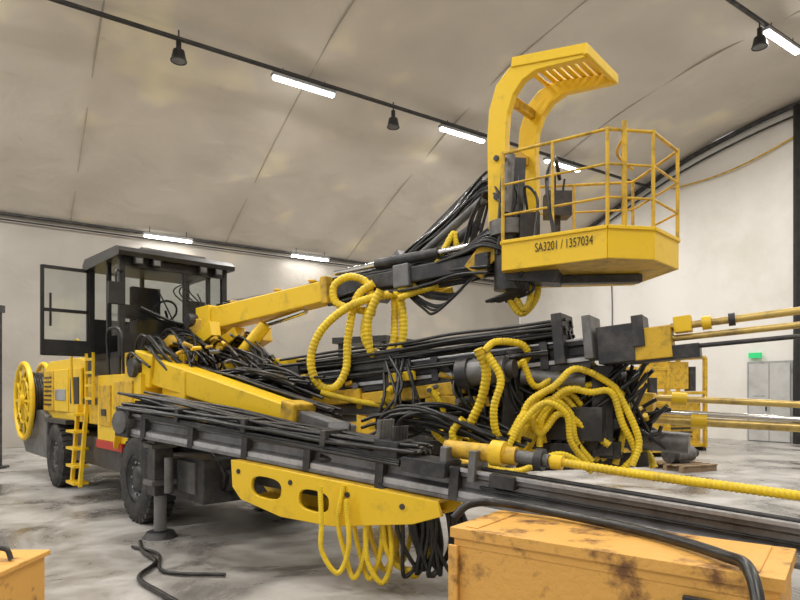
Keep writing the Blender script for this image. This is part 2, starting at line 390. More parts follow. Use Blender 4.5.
# cab
mb=MB();a0,a1,b0,b1=-2.2,-.8,.12,1.66;z0,zw,z1=2.2,2.62,3.62
mb.box(a0,a1,b0,b1,z0,z0+.08,BLACK)
for a,b in((a0,b0),(a1,b0),(a0,b1),(a1,b1)): mb.beam((a,b,z0),(a,b,z1),.08,.08,BLACK)
mb.beam((-1.35,b0,z0),(-1.35,b0,z1),.06,.06,BLACK);mb.beam((-1.35,b1,z0),(-1.35,b1,z1),.06,.06,BLACK);mb.beam((a1,1.02,zw-.1),(a1,1.02,z1),.035,.035,BLACK)
mb.box(a1-.04,a1+.03,b0,b1,z0,zw-.08,BLACK);mb.box(a0-.03,a0+.03,b0,b1,z0,2.85,BLACK);mb.box(a0,a1,b1-.03,b1+.03,z0,zw,BLACK)
mb.beam((a0,.9,2.85),(a0,.9,3.62),.06,.06,BLACK)
mb.extr((0,(b0+b1)/2,0),X_,Z_,Y_,[(a0-.10,3.6),(a1+.18,3.6),(a1+.2,3.66),(a1+.08,3.74),(a0,3.78),(a0-.12,3.7)],b1-b0+.2,BLACK)
mb.box(a1+.0,a1+.04,b0,b1,3.48,3.62,BLACK)
for b in(.3,.55,1.25,1.5):
    mb.box(a1+.1,a1+.18,b-.06,b+.06,3.5,3.6,BLACK);mb.box(a1+.18,a1+.185,b-.045,b+.045,3.515,3.585,GREY)
mb.box(a0+.1,a1-.3,.5,1.5,3.78,3.86,GREY)
d0=(a0,b0);w=.68
for z in(2.28,2.95,3.6): mb.beam((a0-.02,b0-.03,z),(a0-.02,b0-w,z),.05,.05,BLACK)
for b in(b0-.04,b0-w): mb.beam((a0-.02,b,2.26),(a0-.02,b,3.62),.05,.05,BLACK)
mb.box(a0-.03,a0-.01,b0-w,b0-.04,2.28,2.5,BLACK)
mb.beam((a0+.03,b0-w+.1,2.7),(a0+.03,b0-w+.1,3.2),.03,.03,BLACK)
mb.tube([(a1+.05,b0,3.4),(a1+.25,b0-.15,3.35),(a1+.25,b0-.15,3.2)],.015,BLACK);mb.box(a1+.2,a1+.28,b0-.25,b0-.05,2.9,3.2,BLACK)
mb.tube([(a1+.06,.9,2.62),(a1+.07,.6,3.2)],.012,BLACK);mb.tube([(a1+.06,1.5,2.62),(a1+.07,1.2,3.2)],.012,BLACK)
mb.tube([(a1+.1,.35,2.9),(a1+.12,.9,2.72),(a1+.12,1.6,2.75)],.022,BLACK)
mb.box(-2.0,-1.5,.6,1.15,2.65,2.8,SEAT);mb.box(-2.05,-1.92,.65,1.1,2.8,3.4,SEAT);mb.box(-2.0,-1.6,.7,1.1,2.28,2.65,BLACK)
mb.box(-1.15,-.87,.35,1.55,2.28,2.75,BLACK);mb.torus((-1.2,.9,2.95),V(0,1,0),V(.5,0,.87),.17,.018,BLACK,24,6);mb.tube([(-1.05,.9,2.7),(-1.2,.9,2.95)],.02,BLACK)
mb.box(-1.05,-1.0,1.2,1.45,2.85,3.12,BLACK);mb.box(-1.3,-1.2,.3,.5,2.8,3.0,BLACK)
for i in range(4): mb.tube([(-1.9+.1*i,1.5,3.55),(-1.5,1.45-.1*i,3.3),(-1.0,1.5,3.0-.05*i)],.012,BLACK,5)
mb.done('operator_cab',rig,.012)
mb=MB()
mb.add([(a1,b0,zw-.1),(a1,b1,zw-.1),(a1,b1,z1),(a1,b0,z1)],[(0,1,2,3)],GLASS)
mb.add([(-1.35,b0,zw-.1),(a1,b0,zw-.1),(a1,b0,z1),(-1.35,b0,z1)],[(0,1,2,3)],GLASS)
mb.add([(a0,b1,zw),(a1,b1,zw),(a1,b1,z1),(a0,b1,z1)],[(0,1,2,3)],GLASS)
mb.add([(a0,b0,2.85),(a0,b1,2.85),(a0,b1,z1),(a0,b0,z1)],[(0,1,2,3)],GLASS)
mb.add([(a0-.02,b0,2.28),(a0-.02,b0-w,2.28),(a0-.02,b0-w,3.6),(a0-.02,b0,3.6)],[(0,1,2,3)],GLASS)
mb.done('cab_windows',rig)

def fin(mb,name,bevel=0.0): return mb.done(name,rig,bevel,RI)
RAIL=[(-.09,.1),(.09,.1),(.09,.065),(.055,.05),(.055,-.02),(.11,-.045),(.11,-.1),(-.11,-.1),(-.11,-.045),(-.055,-.02),(-.055,.05),(-.09,.065)]
def frame(p0,p1):
    p0=Vector(p0);p1=Vector(p1);D=(p1-p0).normalized();S=D.cross(Z_).normalized();Uu=S.cross(D);return D,S,Uu
def wob_hose(mb,p0,p1,n,spread,r,m,seg=6,sag=.03):
    p0=Vector(p0);p1=Vector(p1);D,S,Uu=frame(p0,p1)
    for i in range(n):
        o1=S*random.uniform(-spread,spread)+Uu*random.uniform(-spread*.6,spread*.6)
        pts=[]
        for j in range(seg+1):
            pts.append(p0.lerp(p1,j/seg)+o1+S*random.uniform(-sag,sag)+Uu*random.uniform(-sag,sag))
        mb.tube(pts,r,m,6,sub=5)

# ===== near feed
R0=V(-3.07,7.0,1.33);R1=V(3.27,3.06,.71)
D,S,Uu=frame(R0,R1);FL=(R1-R0).length
def F(d,s,h): return R0+D*d+S*s+Uu*h
mb=MB();mb.profile(R0,R1,RAIL,RAILM)
for s_ in(-.12,.12): mb.beam(F(0,s_*.75,.115),F(FL,s_*.75,.115),.05,.03,ALU)
for s_ in(-.112,.112): mb.beam(F(0,s_,-.075),F(FL,s_,-.075),.012,.05,ALU)
mb.beam(F(0,0,-.115),F(FL,0,-.115),.26,.03,RAILM)
mb.cyl(F(4.4,.07,.0),F(FL,.07,.0),.012,RUB,8);mb.cyl(F(4.4,0,.13),F(FL,0,.125),.02,DARK,8)
for d in(.3,1.1,1.9,2.7,3.5,4.2): mb.frame_box(F(d,0,.0),D*.04,S*.135,Uu*.13,DARK)
mb.frame_box(F(-.05,0,.02),D*.12,S*.16,Uu*.17,DARK)
mb.cyl(F(-.05,.2,.02),F(-.05,-.2,.02),.13,GREY)
fin(mb,'feed_rail',.004)
mb=MB()
for i in range(12):
    s_=-.15+.028*i;pts=[]
    for j in range(9):
        d=-.15+4.0*j/8;pts.append(F(d,s_+R(-.012,.012),.18+R(-.01,.02)+(.05 if i%3==0 else 0)))
    mb.tube(pts,.018,RUB,7,sub=6)
for i in range(9):
    ph=R(0,3)
    pts=[F(-.3+3.7*j/7,-.3+.045*i+R(-.015,.015),.27+.07*math.sin(j*.5+ph)-.012*j+R(-.01,.01)) for j in range(8)]
    mb.tube(pts,.017,RUB,7,sub=6)
for i in range(5):
    pts=[F(.3+3.4*j/6,.13+R(-.005,.01),.11+.02*i*.5-j*.006) for j in range(7)]
    mb.tube(pts,.014,RUB,7,sub=6)
fin(mb,'feed_hoses')
mb=MB()
for d in(.9,1.9,2.9): mb.frame_box(F(d,0,.2),D*.03,S*.17,Uu*.07,DARK)
mb.frame_box(F(3.55,0,.18),D*.12,S*.14,Uu*.08,DARK)
for i in range(5): mb.cyl(F(3.45,-.1+.05*i,.2),F(3.45,-.1+.05*i,.42),.022,GREY,8)
for i in range(5): mb.cyl(F(3.6,-.1+.05*i,.2),F(3.6,-.1+.05*i,.38),.018,DARK,8)
for d in(4.1,4.35): mb.frame_box(F(d,.02,.16),D*.03,S*.13,Uu*.12,GREY)
mb.cyl(F(4.05,0,.25),F(4.65,0,.27),.07,YELD);mb.cyl(F(4.45,0,.27),F(4.55,0,.27),.1,YEL);mb.cyl(F(4.65,0,.27),F(4.9,0,.27),.05,GREY)
mb.cyl(F(4.8,0,.27),F(4.86,0,.27),.085,DARK);mb.cyl(F(4.92,0,.27),F(5.0,0,.27),.055,YEL)
mb.frame_box(F(3.95,.05,.1),D*.2,S*.15,Uu*.06,DARK);mb.frame_box(F(4.6,0,.08),D*.1,S*.15,Uu*.05,DARK)
mb.frame_box(F(6.9,0,.1),D*.05,S*.15,Uu*.2,DARK)
fin(mb,'rock_drill_near',.006)
mb=MB();mb.tube([F(4.88+x*.38,0,.275-.006*math.sin(x)) for x in range(8)],.032,YHOSE,12,corr=True)
fin(mb,'corrugated_rod_hose')
def plate(name,splines,origin,X,Y,Z,th,m):
    cu=bpy.data.curves.new(name,'CURVE');cu.dimensions='2D';cu.fill_mode='BOTH';cu.extrude=th/2;cu.bevel_depth=.006;cu.bevel_resolution=1
    for sp in splines:
        s=cu.splines.new('POLY');s.points.add(len(sp)-1)
        for i,(x,y) in enumerate(sp): s.points[i].co=(x,y,0,1)
        s.use_cyclic_u=True
    ob=bpy.data.objects.new(name+'_c',cu);scene.collection.objects.link(ob)
    M=Matrix((( X.x,Y.x,Z.x,origin.x),(X.y,Y.y,Z.y,origin.y),(X.z,Y.z,Z.z,origin.z),(0,0,0,1)))
    dg=bpy.context.evaluated_depsgraph_get();me=bpy.data.meshes.new_from_object(ob.evaluated_get(dg))
    bpy.data.objects.remove(ob);me.transform(M);me.materials.clear();me.materials.append(m)
    o=bpy.data.objects.new(name,me);scene.collection.objects.link(o);o.parent=rig;o.matrix_parent_inverse=RI
    return o
def oval(cx,cy,a,b,n=20,tilt=0):
    return [(cx+a*(abs(math.cos(q))**.7)*math.copysign(1,math.cos(q)),cy+b*(abs(math.sin(q))**.7)*math.copysign(1,math.sin(q))+tilt*math.cos(q)*a) for q in[2*math.pi*i/n for i in range(n)]]
ol=[(1.82,-.15),(4.1,-.15),(4.15,-.25),(3.9,-.36),(3.5,-.45),(3.1,-.54),(2.5,-.57),(1.98,-.50),(1.86,-.40)]
for s_ in(.19,-.19): plate('cradle_plate',[ol,oval(2.3,-.34,.2,.105),oval(2.88,-.36,.18,.10)],F(0,s_,0),D,Uu,S,.03,YEL)
mb=MB();mb.beam(F(1.84,0,-.155),F(4.1,0,-.155),.38,.03,YELD);mb.beam(F(2.5,0,-.55),F(2.0,0,-.49),.36,.03,YELD);mb.beam(F(2.5,0,-.55),F(3.1,0,-.52),.36,.03,YELD)
mb.beam(F(3.1,0,-.52),F(4.0,0,-.30),.36,.03,YELD);mb.beam(F(3.6,0,-.16),F(3.4,0,-.40),.36,.2,DARK)
mb.beam(F(1.95,0,-.33),F(3.8,0,-.28),.1,.1,DARK)
for d in(1.93,2.6,3.25,3.8): mb.cyl(F(d,.2,-.24),F(d,.22,-.24),.025,DARK,8)
fin(mb,'cradle_body',.004)
# ===== lower yellow boom
mb=MB();B0=L(-.15,.32,2.02);B1=V(-1.0,6.25,1.42)
mb.beam(B0,B1,.34,.36,YEL,.26,.24);mb.beam(lerp3(B0,B1,.95),lerp3(B0,B1,1.22),.18,.18,GREY)
mb.beam(lerp3(B0,B1,-.05),lerp3(B0,B1,.1),.42,.44,YEL);mb.cyl(B0+N_*-.3,B0+N_*.3,.13,DARK)
mb.beam(lerp3(B0,B1,.93)+V(0,0,0),lerp3(B0,B1,1.0),.32,.32,YELD)
mb.cyl(B0+V(.1,0,-.42),lerp3(B0,B1,.55)+V(0,0,-.24),.085,GREY);mb.cyl(lerp3(B0,B1,.55)+V(0,0,-.24),lerp3(B0,B1,.85)+V(0,0,-.18),.045,CHROME)
mb.beam(lerp3(B0,B1,1.18),F(2.9,0,-.1),.22,.26,DARK)
fin(mb,'boom_lower',.02)
mb=MB();wob_hose(mb,B0+V(.1,.25,.15),lerp3(B0,B1,1.1)+V(.1,.2,.12),8,.10,.017,RUB,sag=.015);fin(mb,'boom_lower_hoses')
# ===== upper boom with basket
G0=L(-.3,1.15,2.72);G1=V(-.8,7.42,2.95);G2=V(.95,6.22,3.06)
mb=MB();mb.beam(G0,G1,.30,.32,YEL,.26,.26);mb.beam(lerp3(G0,G1,.0),lerp3(G0,G1,.12),.38,.38,YEL)
mb.beam(lerp3(G0,G1,.96),lerp3(G0,G1,1.0),.34,.34,YELD)
mb.beam(G1,G2,.18,.18,DARK,.17,.17);mb.beam(lerp3(G1,G2,.45),lerp3(G1,G2,.55),.26,.26,GREY)
mb.beam(L(-.3,1.15,1.5),L(-.3,1.15,2.75),.45,.4,YELD);mb.cyl(G0-N_*.3,G0+N_*.3,.11,DARK)
mb.cyl(L(.5,1.1,2.0),lerp3(G0,G1,.5)-V(0,0,.22),.09,YEL);mb.cyl(lerp3(G0,G1,.5)-V(0,0,.22),lerp3(G0,G1,.8)-V(0,0,.16),.045,CHROME)
mb.cyl(G1+V(0,0,.22),G2+V(0,0,.2),.035,CHROME);mb.cyl(lerp3(G1,G2,.3)+V(0,0,.22),lerp3(G1,G2,.7)+V(0,0,.2),.06,DARK)
for q in(.25,.6,.85): mb.beam(lerp3(G0,G1,q)+V(0,0,.17),lerp3(G0,G1,q)+V(0,0,.2),.2,.1,YELD)
mb.beam(lerp3(G0,G1,.05)-V(0,0,.5),lerp3(G0,G1,.3)-V(0,0,.25),.2,.16,YEL)
fin(mb,'boom_upper',.015)
mb=MB();wob_hose(mb,lerp3(G0,G1,.1)+V(0,0,.2),G2+V(0,0,.12),9,.13,.016,RUB,sag=.018);wob_hose(mb,lerp3(G1,G2,0)-V(0,0,.15),G2-V(0,0,.1),9,.12,.018,RUB);fin(mb,'boom_upper_hoses')
# basket
bp=[(1.02,5.95),(1.86,5.38),(2.30,5.45),(2.72,5.88),(2.62,6.75),(1.35,6.95)]
zb,zt=2.90,3.18;ztop=4.06
mb=MB();n=len(bp)
mb.add([(x,y,z) for z in(zb,zb+.05) for x,y in bp],[tuple(range(n))[::-1],tuple(range(n,2*n))]+[(i,(i+1)%n,n+(i+1)%n,n+i) for i in range(n)],YELD)
for i in range(n):
    x0,y0=bp[i];x1,y1=bp[(i+1)%n]
    mb.beam((x0,y0,(zb+zt)/2),(x1,y1,(zb+zt)/2),.025,zt-zb,YEL);mb.beam((x0,y0,zt),(x1,y1,zt),.06,.035,YEL)
fin(mb,'basket_tub',.006)
mb=MB()
for i in range(n):
    x0,y0=bp[i];x1,y1=bp[(i+1)%n]
    for z in(ztop,3.75,3.45): mb.tube([(x0,y0,z),(x1,y1,z)],.016 if z==ztop else .012,YELD,8)
    mb.tube([(x0,y0,zt),(x0,y0,ztop+.02)],.018,YELD,8)
    if i in(0,3,4): mb.tube([((x0+x1)/2,(y0+y1)/2,zt),((x0+x1)/2,(y0+y1)/2,ztop)],.016,YELD,8)
mb.tube([(2.02,5.40,zt),(2.02,5.40,4.14)],.026,YELD,8);mb.tube([(2.02,5.42,4.0),(2.1,5.8,4.0),(2.4,6.2,4.0)],.015,YELD,8)
mb.tube([(1.45,5.65,zt),(1.40,5.72,3.7),(1.52,5.9,4.0),(1.65,6.2,3.9)],.02,RUB,8)
mb.box(1.5,1.75,6.1,6.3,3.5,3.75,DARK);mb.tube([(1.6,6.2,3.75),(1.6,6.2,3.95)],.012,BLACK);mb.tube([(1.68,6.2,3.75),(1.7,6.2,3.9)],.012,BLACK)
mb.beam((1.62,6.2,2.9),(1.62,6.2,3.5),.06,.06,DARK)
mb.box(1.2,1.4,6.0,6.2,3.2,3.5,DARK);mb.tube([(1.3,6.1,3.5),(1.25,6.0,3.75),(1.35,5.9,3.6),(1.3,5.8,3.2)],.015,RUB,6)
fin(mb,'basket_guardrail')
tx=bpy.data.curves.new('basket_marking','FONT');tx.body='SA3201 / 1357034';tx.size=.12;tx.extrude=.001
to=bpy.data.objects.new('t',tx);scene.collection.objects.link(to)
Xd=(V(1.86,5.38,0)-V(1.02,5.95,0)).normalized();Zd=V(Xd.y,-Xd.x,0)
M=Matrix(((Xd.x,0,Zd.x,1.30+Zd.x*.02),(Xd.y,0,Zd.y,5.76+Zd.y*.02),(0,1,0,3.04),(0,0,0,1)))
me=bpy.data.meshes.new_from_object(to.evaluated_get(bpy.context.evaluated_depsgraph_get()));bpy.data.objects.remove(to);me.transform(Matrix.Scale(.62,4,(1,0,0)));me.transform(M);me.materials.clear();me.materials.append(BLACK)
o=bpy.data.objects.new('basket_marking',me);scene.collection.objects.link(o);o.parent=rig;o.matrix_parent_inverse=RI
# canopy
Cd=V(.85,-.527,0).normalized();Cw=V(.66,.75,0).normalized()
arm=[(0,3.05),(-.02,4.35),(.0,4.62),(.08,4.86),(.22,5.0),(.42,5.05),(.98,4.98),(.98,4.88),(.5,4.90),(.36,4.84),(.26,4.72),(.20,4.55),(.18,4.3),(.2,3.9),(.18,3.05)]
mb=MB()
o0=V(.95,6.25,0)
for q in(0,.62): mb.extr(o0+Cw*q,Cd,Z_,Cw,arm,.09,YEL)
def zc(d): return 5.07-.12*(d-.4)
for i in range(9):
    d=.3+.082*i;p=o0+Cd*d+V(0,0,zc(d)-(.03 if i==0 else 0));mb.beam(p-Cw*.03,p+Cw*.68,.05,.03,YEL)
p=o0+Cd*.99+V(0,0,4.95);mb.beam(p-Cw*.06,p+Cw*.70,.05,.10,YEL)
for q in(-.04,.66): mb.beam(o0+Cd*.25+Cw*q+V(0,0,5.04),o0+Cd*1.0+Cw*q+V(0,0,4.96),.04,.10,YEL)
for d,z in((.08,4.25),(.08,3.6),(.15,4.75)): mb.beam(o0+Cd*d+V(0,0,z),o0+Cd*d+Cw*.62+V(0,0,z),.06,.1,YELD)
for z in(3.3,3.7,4.1): mb.cyl(o0+Cd*.09-Cw*.05+V(0,0,z),o0+Cd*.09-Cw*.07+V(0,0,z),.03,DARK,8)
fin(mb,'basket_canopy',.008)
mb=MB();c0=V(1.12,6.2,0)
mb.cyl(c0+V(0,0,2.75),c0+V(0,0,3.3),.15,DARK);mb.cyl(c0+V(0,0,3.3),c0+V(0,0,3.45),.2,GREY);mb.beam(c0+V(0,0,2.9),(1.6,6.0,2.84),.3,.14,DARK)
mb.beam(c0+V(0,0,3.4),c0+V(.05,.05,4.1),.22,.25,DARK);mb.cyl(c0+V(-.05,-.15,3.5),c0+V(0,-.12,4.1),.05,GREY);mb.cyl(c0+V(.12,-.05,3.3),c0+V(.12,-.02,3.9),.045,CHROME)
mb.beam(c0+V(.3,-.0,2.85),(2.45,6.1,2.85),.12,.08,DARK)
mb.beam(c0+V(-.35,.1,2.95),c0+V(.05,0,3.5),.12,.22,YELD)
mb.beam((-.1,7.6,3.12),(.95,6.5,3.95),.14,.2,DARK);mb.cyl((0,7.35,3.15),(.9,6.35,3.75),.05,GREY);mb.beam((-.3,7.8,2.95),(.1,7.4,3.35),.25,.25,GREY)
mb.cyl((.25,7.1,3.2),(.85,6.45,3.5),.06,DARK)
fin(mb,'basket_slewing_head',.008)
mb=MB()
for i in range(14):
    x=R(-.06,.06)
    mb.tube([(-.2+x,7.5+x,3.05),(.15+x,7.15,3.3+R(0,.12)),(.55,6.75+x,3.58+R(-.05,.12)),(.95+x,6.3,3.85+R(-.1,.2)),(1.1+x,6.15+x,3.55),(1.1+x*2,6.1,3.1)],.016,RUB,6)
for i in range(10):
    x=R(-.12,.12)
    mb.tube([(.5+x,6.5,3.1),(.75+x,6.3,3.25+x),(.98+x,6.15,3.3+x),(1.2,6.05+x,3.0),(1.25+x,6.1,2.75),(1.0+x,6.3,2.65)],.018,RUB,6)
for i in range(12):
    x=R(-.1,.1)
    mb.tube([(.0+x,6.9,3.0),(.25,6.75,2.75+x),(.5+x,6.6,2.68+x),(.75,6.45+x,2.9),(.95+x,6.3,3.0)],.016,RUB,6)
for i in range(8):
    x=R(-.08,.08)
    mb.tube([(.75+x,6.5,3.2),(.85+x,6.4,3.6),(1.0,6.3+x,3.95),(1.12+x,6.2,4.0+x),(1.2,6.1,3.7),(1.15+x,6.1,3.3)],.015,RUB,6)
fin(mb,'basket_hoses')

# ===== feed 2 (middle) and 3 (far)
def feed(p0,p1,qr,rail_mat,nh,name,yel=None):
    D,S,Uu=frame(p0,p1);p0=Vector(p0);p1=Vector(p1);Lf=(p1-p0).length
    def G(d,s,h): return p0+D*d+S*s+Uu*h
    mb=MB();mb.profile(p0,G(Lf*qr,0,0),RAIL,rail_mat);mb.beam(G(0,0,-.13),G(Lf*qr,0,-.13),.2,.06,DARK)
    for s_ in(-.09,.09): mb.beam(G(0,s_,.115),G(Lf*qr,s_,.115),.04,.02,ALU)
    mb.beam(G(0,.112,-.075),G(Lf*qr,.112,-.075),.012,.04,ALU)
    for i in range(6): mb.frame_box(G(Lf*qr*(i+.3)/6,0,0),D*.04,S*.13,Uu*.13,DARK)
    mb.frame_box(G(0,0,.05),D*.12,S*.16,Uu*.18,DARK)
    fin(mb,name+'_rail',.004)
    mb=MB()
    wob_hose(mb,G(-.2,0,.24),G(Lf*qr*.95,0,.24),nh,.15,.018,RUB,sag=.014)
    wob_hose(mb,G(.2,.16,.02),G(Lf*qr*.9,.16,.02),nh//3,.03,.014,RUB,sag=.008)
    fin(mb,name+'_hoses')
    return G,D,S,Uu,Lf
A0=V(-1.25,7.5,1.78);A1=V(4.2,4.2,2.32)
G,Dg,Sg,Ug,Lf=feed(A0,A1,.56,DARK,16,'feed_middle')
mb=MB()
d=Lf*.56
mb.frame_box(G(d-.25,0,.14),Dg*.05,Sg*.2,Ug*.24,DARK);mb.frame_box(G(d+.02,0,.12),Dg*.04,Sg*.2,Ug*.2,GREY)
mb.frame_box(G(d+.25,0,.03),Dg*.16,Sg*.15,Ug*.17,DARK)
mb.frame_box(G(d+.55,0,.0),Dg*.16,Sg*.14,Ug*.14,YELD);mb.frame_box(G(d+.8,0,.14),Dg*.07,Sg*.08,Ug*.07,YEL)
mb.frame_box(G(d+.62,0,-.1),Dg*.3,Sg*.12,Ug*.06,DARK);mb.frame_box(G(d+.45,0,.12),Dg*.05,Sg*.16,Ug*.14,DARK)
mb.cyl(G(d+.7,.0,.13),G(Lf,0,.13),.032,BRASS);mb.cyl(G(d+.7,.0,.03),G(Lf,0,.0),.028,BRASS);mb.cyl(G(d+.7,.05,-.06),G(Lf,.05,-.1),.02,DARK)
mb.cyl(G(d+.95,0,.13),G(d+1.02,0,.13),.06,YEL);mb.cyl(G(d+1.15,0,.13),G(d+1.2,0,.13),.055,DARK)
mb.cyl(G(2.45,.3,-.1),G(2.85,.3,-.1),.13,GREY,24);mb.cyl(G(2.35,.3,-.1),G(2.47,.3,-.1),.155,DARK,24);mb.cyl(G(2.85,.3,-.1),G(2.93,.3,-.1),.09,DARK,24)
mb.frame_box(G(1.2,0,.18),Dg*.35,Sg*.12,Ug*.1,DARK);mb.frame_box(G(.5,0,-.2),Dg*.5,Sg*.15,Ug*.08,YELD)
mb.frame_box(G(.15,.17,.05),Dg*.12,Sg*.03,Ug*.06,YEL);mb.frame_box(G(1.6,.18,-.05),Dg*.16,Sg*.03,Ug*.05,YEL)
fin(mb,'rock_drill_middle',.008)
mb=MB();mb.beam(L(.8,1.5,1.95),G(1.7,0,-.22),.26,.28,DARK,.2,.2);mb.beam(L(.7,1.5,1.95),L(1.6,1.5,1.95),.34,.36,YEL)
mb.cyl(L(.9,1.4,1.5),G(1.2,0,-.38),.07,GREY);mb.beam(G(1.0,0,-.25),G(2.3,0,-.22),.24,.14,YELD)
fin(mb,'boom_middle',.012)
E0=V(-1.65,9.0,1.76);E1=V(4.6,5.6,1.42)
G3,D3,S3,U3,L3=feed(E0,E1,.58,DARK,10,'feed_far')
mb=MB();d=L3*.58
mb.frame_box(G3(d+.05,0,.1),D3*.05,S3*.2,U3*.26,GREY);mb.frame_box(G3(d+.35,0,.05),D3*.2,S3*.15,U3*.16,DARK)
mb.frame_box(G3(d+.75,0,.0),D3*.18,S3*.14,U3*.17,YELD);mb.cyl(G3(d+.6,0,.12),G3(L3+.5,0,.12),.035,BRASS);mb.cyl(G3(d+.9,0,-.03),G3(L3+.5,0,-.03),.03,CHROME)
mb.cyl(G3(d+.9,0,-.12),G3(L3+.5,0,-.1),.045,BRASS);mb.cyl(G3(d+1.1,0,.12),G3(d+1.25,0,.12),.07,YEL);mb.cyl(G3(d+1.3,0,-.11),G3(d+1.45,0,-.11),.08,YEL)
mb.frame_box(G3(1.9,.02,.02),D3*.75,S3*.17,U3*.13,YEL);mb.frame_box(G3(1.9,.2,-.02),D3*.6,S3*.02,U3*.06,YELD);mb.frame_box(G3(3.0,.0,.1),D3*.3,S3*.15,U3*.12,DARK)
mb.cyl(G3(d-.5,.3,-.35),G3(d+.1,.3,-.35),.12,GREY,24)
mb.frame_box(G3(2.4,.02,.05),D3*1.0,S3*.14,U3*.09,YELD)
fin(mb,'rock_drill_far',.008)
mb=MB();mb.beam(L(.8,2.0,1.75),G3(1.6,0,-.25),.28,.3,YELD,.22,.22);mb.cyl(L(.9,1.9,1.3),G3(1.2,0,-.35),.07,GREY);mb.beam(G3(.9,0,-.22),G3(3.0,0,-.22),.24,.16,YELD)
mb.beam(L(.6,2.0,1.5),L(1.2,2.0,1.9),.3,.5,YEL)
mb.beam(L(.9,.6,1.0),L(.9,.6,1.9),.3,.3,YELD);mb.beam(L(.9,1.5,1.0),L(.9,1.5,2.1),.3,.3,YELD)
fin(mb,'boom_far',.012)
mb=MB()
for (p,q) in(((-.6,7.2,1.9),(1.6,6.3,1.35)),((0,7.0,1.55),(1.4,6.0,1.75)),((.9,6.3,1.2),(2.2,5.6,1.45)),((.3,6.6,1.1),(1.7,5.6,1.15)),((1.0,6.4,1.75),(2.3,5.8,1.85)),((1.2,6.2,.95),(2.4,5.8,1.05))):
    mb.beam(p,q,.1,.14,DARK)
mb.beam((1.1,6.0,1.2),(1.15,6.0,2.1),.14,.2,DARK);mb.beam((1.9,5.7,1.1),(1.9,5.7,1.95),.16,.2,DARK);mb.frame_box(V(1.7,5.8,1.4),V(.25,-.15,0),V(.1,.15,0),V(0,0,.16),DARK)
mb.beam((1.45,6.3,1.0),(1.5,6.3,2.0),.3,.16,DARK);mb.frame_box(V(2.15,6.0,1.55),V(.16,-.1,0),V(.1,.16,0),V(0,0,.3),DARK)
mb.beam((1.35,5.95,1.5),(1.7,5.7,1.46),.16,.16,YELD);mb.cyl((2.2,5.9,1.25),(2.7,5.6,1.22),.1,GREY)
mb.cyl((1.2,5.9,1.85),(1.75,5.65,1.8),.08,GREY);mb.cyl((.5,6.5,1.3),(1.2,6.1,1.25),.07,DARK)
mb.torus((1.75,5.72,1.28),V(.8,-.6,0),Z_,.2,.03,DARK,28,6);mb.cyl((1.72,5.68,1.28),(1.78,5.76,1.28),.17,DARK,24)
for p in((.6,6.4,1.75),(1.1,6.1,1.4),(2.0,5.75,1.15),(.2,6.9,1.3)): mb.frame_box(Vector(p),V(.1,-.06,0),V(.05,.08,0),V(0,0,.08),random.choice([GREY,YELD,DARK]))
mb.beam((-.5,7.3,1.78),(.7,6.5,1.72),.16,.1,YEL);mb.beam((.3,6.5,1.62),(1.0,6.05,1.6),.12,.1,YELD)
fin(mb,'boom_linkage',.01)

# ---- yellow corrugated hoses
mb=MB()
def yh(pts,y,r=.045,dy=.12):
    n=len(pts);ph=R(0,6)
    mb.tube([(x,y+dy*math.sin(ph+i*.6),z) for i,(x,z) in enumerate(pts)],r,YHOSE,12,corr=True)
yh([(-.32,2.80),(-.40,2.98),(-.60,3.04),(-.77,2.93),(-.74,2.74),(-.5,2.66),(-.28,2.62)],6.95,.045,.05)
yh([(-.30,2.95),(-.50,2.78),(-.60,2.31),(-.62,1.96),(-.75,1.75),(-.93,1.79),(-1.01,2.05),(-.91,2.37),(-.64,2.63),(-.29,2.78),(.12,2.84),(.58,2.91)],6.85,.048,.06)
yh([(-.22,2.85),(-.36,2.52),(-.33,2.17),(-.14,2.05),(0.0,2.19),(.04,2.48),(.0,2.8)],6.8,.05,.05)
yh([(-.30,2.80),(-.41,2.45),(-.36,2.22),(-.18,2.12),(-.08,2.25),(-.06,2.5),(-.06,2.8)],6.9,.045,.05)
yh([(-.06,2.8),(.15,2.9),(.35,2.78),(.6,2.86)],6.8,.04,.03)
yh([(-.02,2.75),(.2,2.83),(.4,2.88),(.65,2.98)],6.7,.04,.03)
yh([(1.155,3.02),(1.13,2.73),(1.265,2.52),(1.42,2.68),(1.45,2.95)],6.3,.036,.04)
yh([(1.25,3.0),(1.2,2.75),(1.28,2.56),(1.35,2.7),(1.3,2.95)],6.2,.034,.04)
yh([(.35,3.0),(.5,3.3),(.6,3.45),(.62,3.2),(.55,3.0)],6.6,.035,.03)
yh([(.725,2.10),(.81,1.89),(.77,1.62),(.68,1.38),(.72,1.19),(.53,1.235),(.445,1.09)],5.7)
yh([(.80,2.05),(.92,1.82),(.86,1.55),(.9,1.3),(1.08,1.15),(1.3,1.12)],5.6,.036)
yh([(.6,1.45),(.5,1.3),(.62,1.12),(.8,1.1),(.9,1.25)],5.6,.036)
yh([(.755,1.93),(1.015,1.91),(1.24,2.03),(1.18,2.16),(.92,2.18),(.79,2.08)],5.75,.035)
base=[(1.11,1.19),(1.21,1.48),(1.43,1.72),(1.69,1.83),(1.93,1.74),(2.08,1.51),(2.18,1.235),(2.11,.99)]
for k in range(8):
    f=1.04-.10*k;ox,oz=R(-.1,.1),R(-.08,.08);yh([(1.66+ox+(x-1.66)*f+R(-.06,.06),1.3+oz+(z-1.3)*f+R(-.06,.06)) for x,z in base],5.5+.08*k,.032,.06)
for k in range(4):
    q=.09*k;yh([(.95+q,1.15),(1.1+q,1.42),(1.3+q,1.6+.03*k),(1.5+q,1.5),(1.55+q,1.25),(1.7+q,1.05)],5.45+.1*k,.03,.05)
